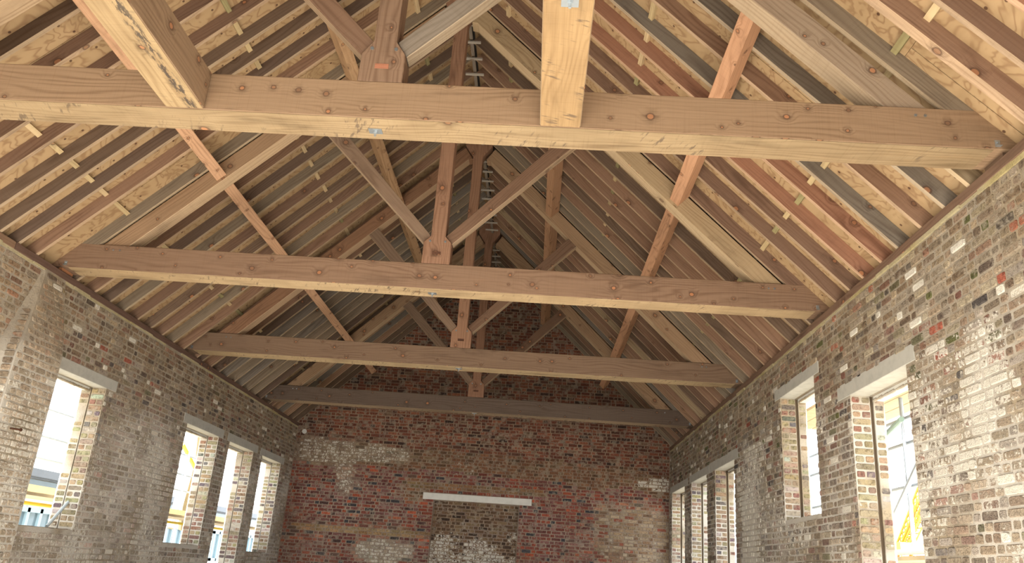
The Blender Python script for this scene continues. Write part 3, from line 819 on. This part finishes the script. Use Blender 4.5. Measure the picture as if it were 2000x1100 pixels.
# ------------------------------------------------------------------ outside: scaffolds, building, crane
def scaffold(side, label):
    x = side*5.7
    root = empty('scaffold', (x, 12, -4.5), label, 'scaffold')
    def add(name, a, b, r, mat): 
        mb = MB().tube(Vector(a)-root.location, Vector(b)-root.location, r, 10); return mb.obj(name, mat, root)
    def board(name, a, b, mat, lab=None):
        mb = MB().box(tuple(Vector(a)-root.location), tuple(Vector(b)-root.location)); return mb.obj(name, mat, root)
    ys = [6.2, 7.8, 9.77, 11.6, 13.4, 15.2, 17.0, 18.8] if side > 0 else [8.4, 10.4, 12.6, 14.6, 16.4, 18.2]
    for y in ys:
        add('standard', (x, y, -4.5), (x, y, .9), .024, STEEL)
    zs = (-.86, -1.16, -1.66) if side > 0 else (-1.20, -1.585, -1.89)
    for z in zs: add('ledger', (x+side*.05, 5.5, z), (x+side*.05, 20, z), .022 if side > 0 else .018, STEEL)
    if side > 0:
        add('transom', (5.5, 9.9, -1.10), (5.3, 8.9, -1.06), .03, TUBEG)
        add('diagonal_brace', (x-.05, 10.35, -2.15), (x-.05, 9.35, -1.45), .03, STEEL)
        add('diagonal_brace', (x, 14.0, -3.2), (x, 16.5, -1.0), .024, STEEL)
        add('ledger', (5.35, 5.5, -2.44), (5.35, 11.4, -2.44), .03, STEEL)
        for k in range(5): board('scaffold_board', (4.95+k*.24, 5.4, -.62), (5.17+k*.24, 12.2, -.58), BOARD)
        for k in range(4): board('scaffold_board', (4.98+k*.24, 5.4, -2.56), (5.20+k*.24, 20, -2.52), BOARD)
        board('toe_board', (6.12, 5.4, -.57), (6.15, 12.2, -.38), BOARD)
        board('yellow_fender', (4.90, 8.9, -1.15), (4.925, 8.93, -.6), YELL)
    else:
        for k in range(3): board('scaffold_board', (-5.12-k*.23, 6.5, -2.46), (-4.90-k*.23, 20, -2.42), BOARD)
        board('toe_board', (-5.62, 6.5, -2.41), (-5.59, 20, -2.27), BOARD)
        add('yellow_tube', (-5.58, 6.5, -2.52), (-5.58, 20, -2.52), .025, YELL)
        # raking timbers and yellow brace seen through the middle openings
        for y, dy in ((17.4, .42), (18.0, -.5), (20.6, .5)):
            mb = MB().tube(Vector((-6.2, y, -2.6))-root.location, Vector((-6.2, y+dy, -.5))-root.location, .11, 4); mb.obj('raking_timber', BOARD, root)
        add('yellow_tube', (-5.8, 16.2, -1.0), (-5.8, 17.3, -1.5), .04, YELL)
        add('diagonal_brace', (-5.9, 14.4, -2.4), (-5.9, 15.8, -.7), .024, STEEL)
    return root
scaffold(1, 'steel tube scaffold with timber boards outside the right wall')
scaffold(-1, 'steel tube scaffold with boards and yellow tube outside the left wall')
b = empty('building', (-8.2, 18, -4.5), 'pale building with grey gutter and blue-white windows beyond the left wall', 'building')
MB().box((-4, -6, 0), (0, 14, 2.58)).obj('wall', WHITEP, b)
MB().prism([(-4.2, 2.58), (.18, 2.58), (.18, 2.64), (-4.2, 3.0)], -6.2, 14.2).obj('roof', GREYR, b)
MB().box((.10, -6.2, 2.60), (.28, 14.2, 2.74)).obj('gutter', GREYR, b)
MB().box((0, -6, 2.44), (.03, 14, 2.56)).obj('glazed_band', GLASS, b)
for k in range(14):
    y = -5.8+k*1.42
    f = MB()
    for q in (0, .42, .84, 1.26): f.box((-.02, y+q, 1.2), (.06, y+q+.09, 2.05))
    for q in (1.2, 1.97): f.box((-.02, y, q), (.06, y+1.35, q+.08))
    f = f.obj('window_frame', BLUEW, b)
    MB().box((-.01, y+.05, 1.25), (.01, y+1.3, 2.0)).obj('pane', GLASS, f)
# crane far beyond the right wall
cr = empty('tower_crane', (26, 56.6, -4.5), 'orange lattice crane far off, seen through the tall right opening', 'crane')
def lattice(mb, a, b, w, n, r):
    a = Vector(a); b = Vector(b); d = (b-a).normalized(); s = d.cross(Vector((1, 0, .1))).normalized()*w; t = d.cross(s).normalized()*w
    c = [s+t, s-t, -s-t, -s+t]
    for q in c: mb.tube(a+q, b+q, r, 5)
    for i in range(n):
        p = a.lerp(b, i/n); p2 = a.lerp(b, (i+1)/n)
        for k in range(4): mb.tube(p+c[k], p2+c[(k+1) % 4], r*.6, 4)
mb = MB(); lattice(mb, (0, -.3, 0), (0, -.3, 4.9), .45, 6, .09); mb.obj('mast', ORANGE, cr)
mb = MB(); lattice(mb, (0, .5, 4.7), (0, -5.2, 9.6), .22, 14, .08); mb.obj('jib', ORANGE, cr)
mb = MB(); lattice(mb, (0, -.6, 4.8), (0, -4.4, 7.6), .20, 9, .06); mb.obj('back_mast', ORANGE, cr)
MB().box((-.9, -1.6, 4.5), (.9, 1.4, 5.0)).obj('slewing_platform', ORANGE, cr)

# ------------------------------------------------------------------ lift everything so that the floor is z = 0
for o in SC.objects:
    if o.parent is None and o.type in {'MESH', 'EMPTY'}:
        Mb = o.matrix_basis.copy(); Mb.translation.z += H; o.matrix_basis = Mb
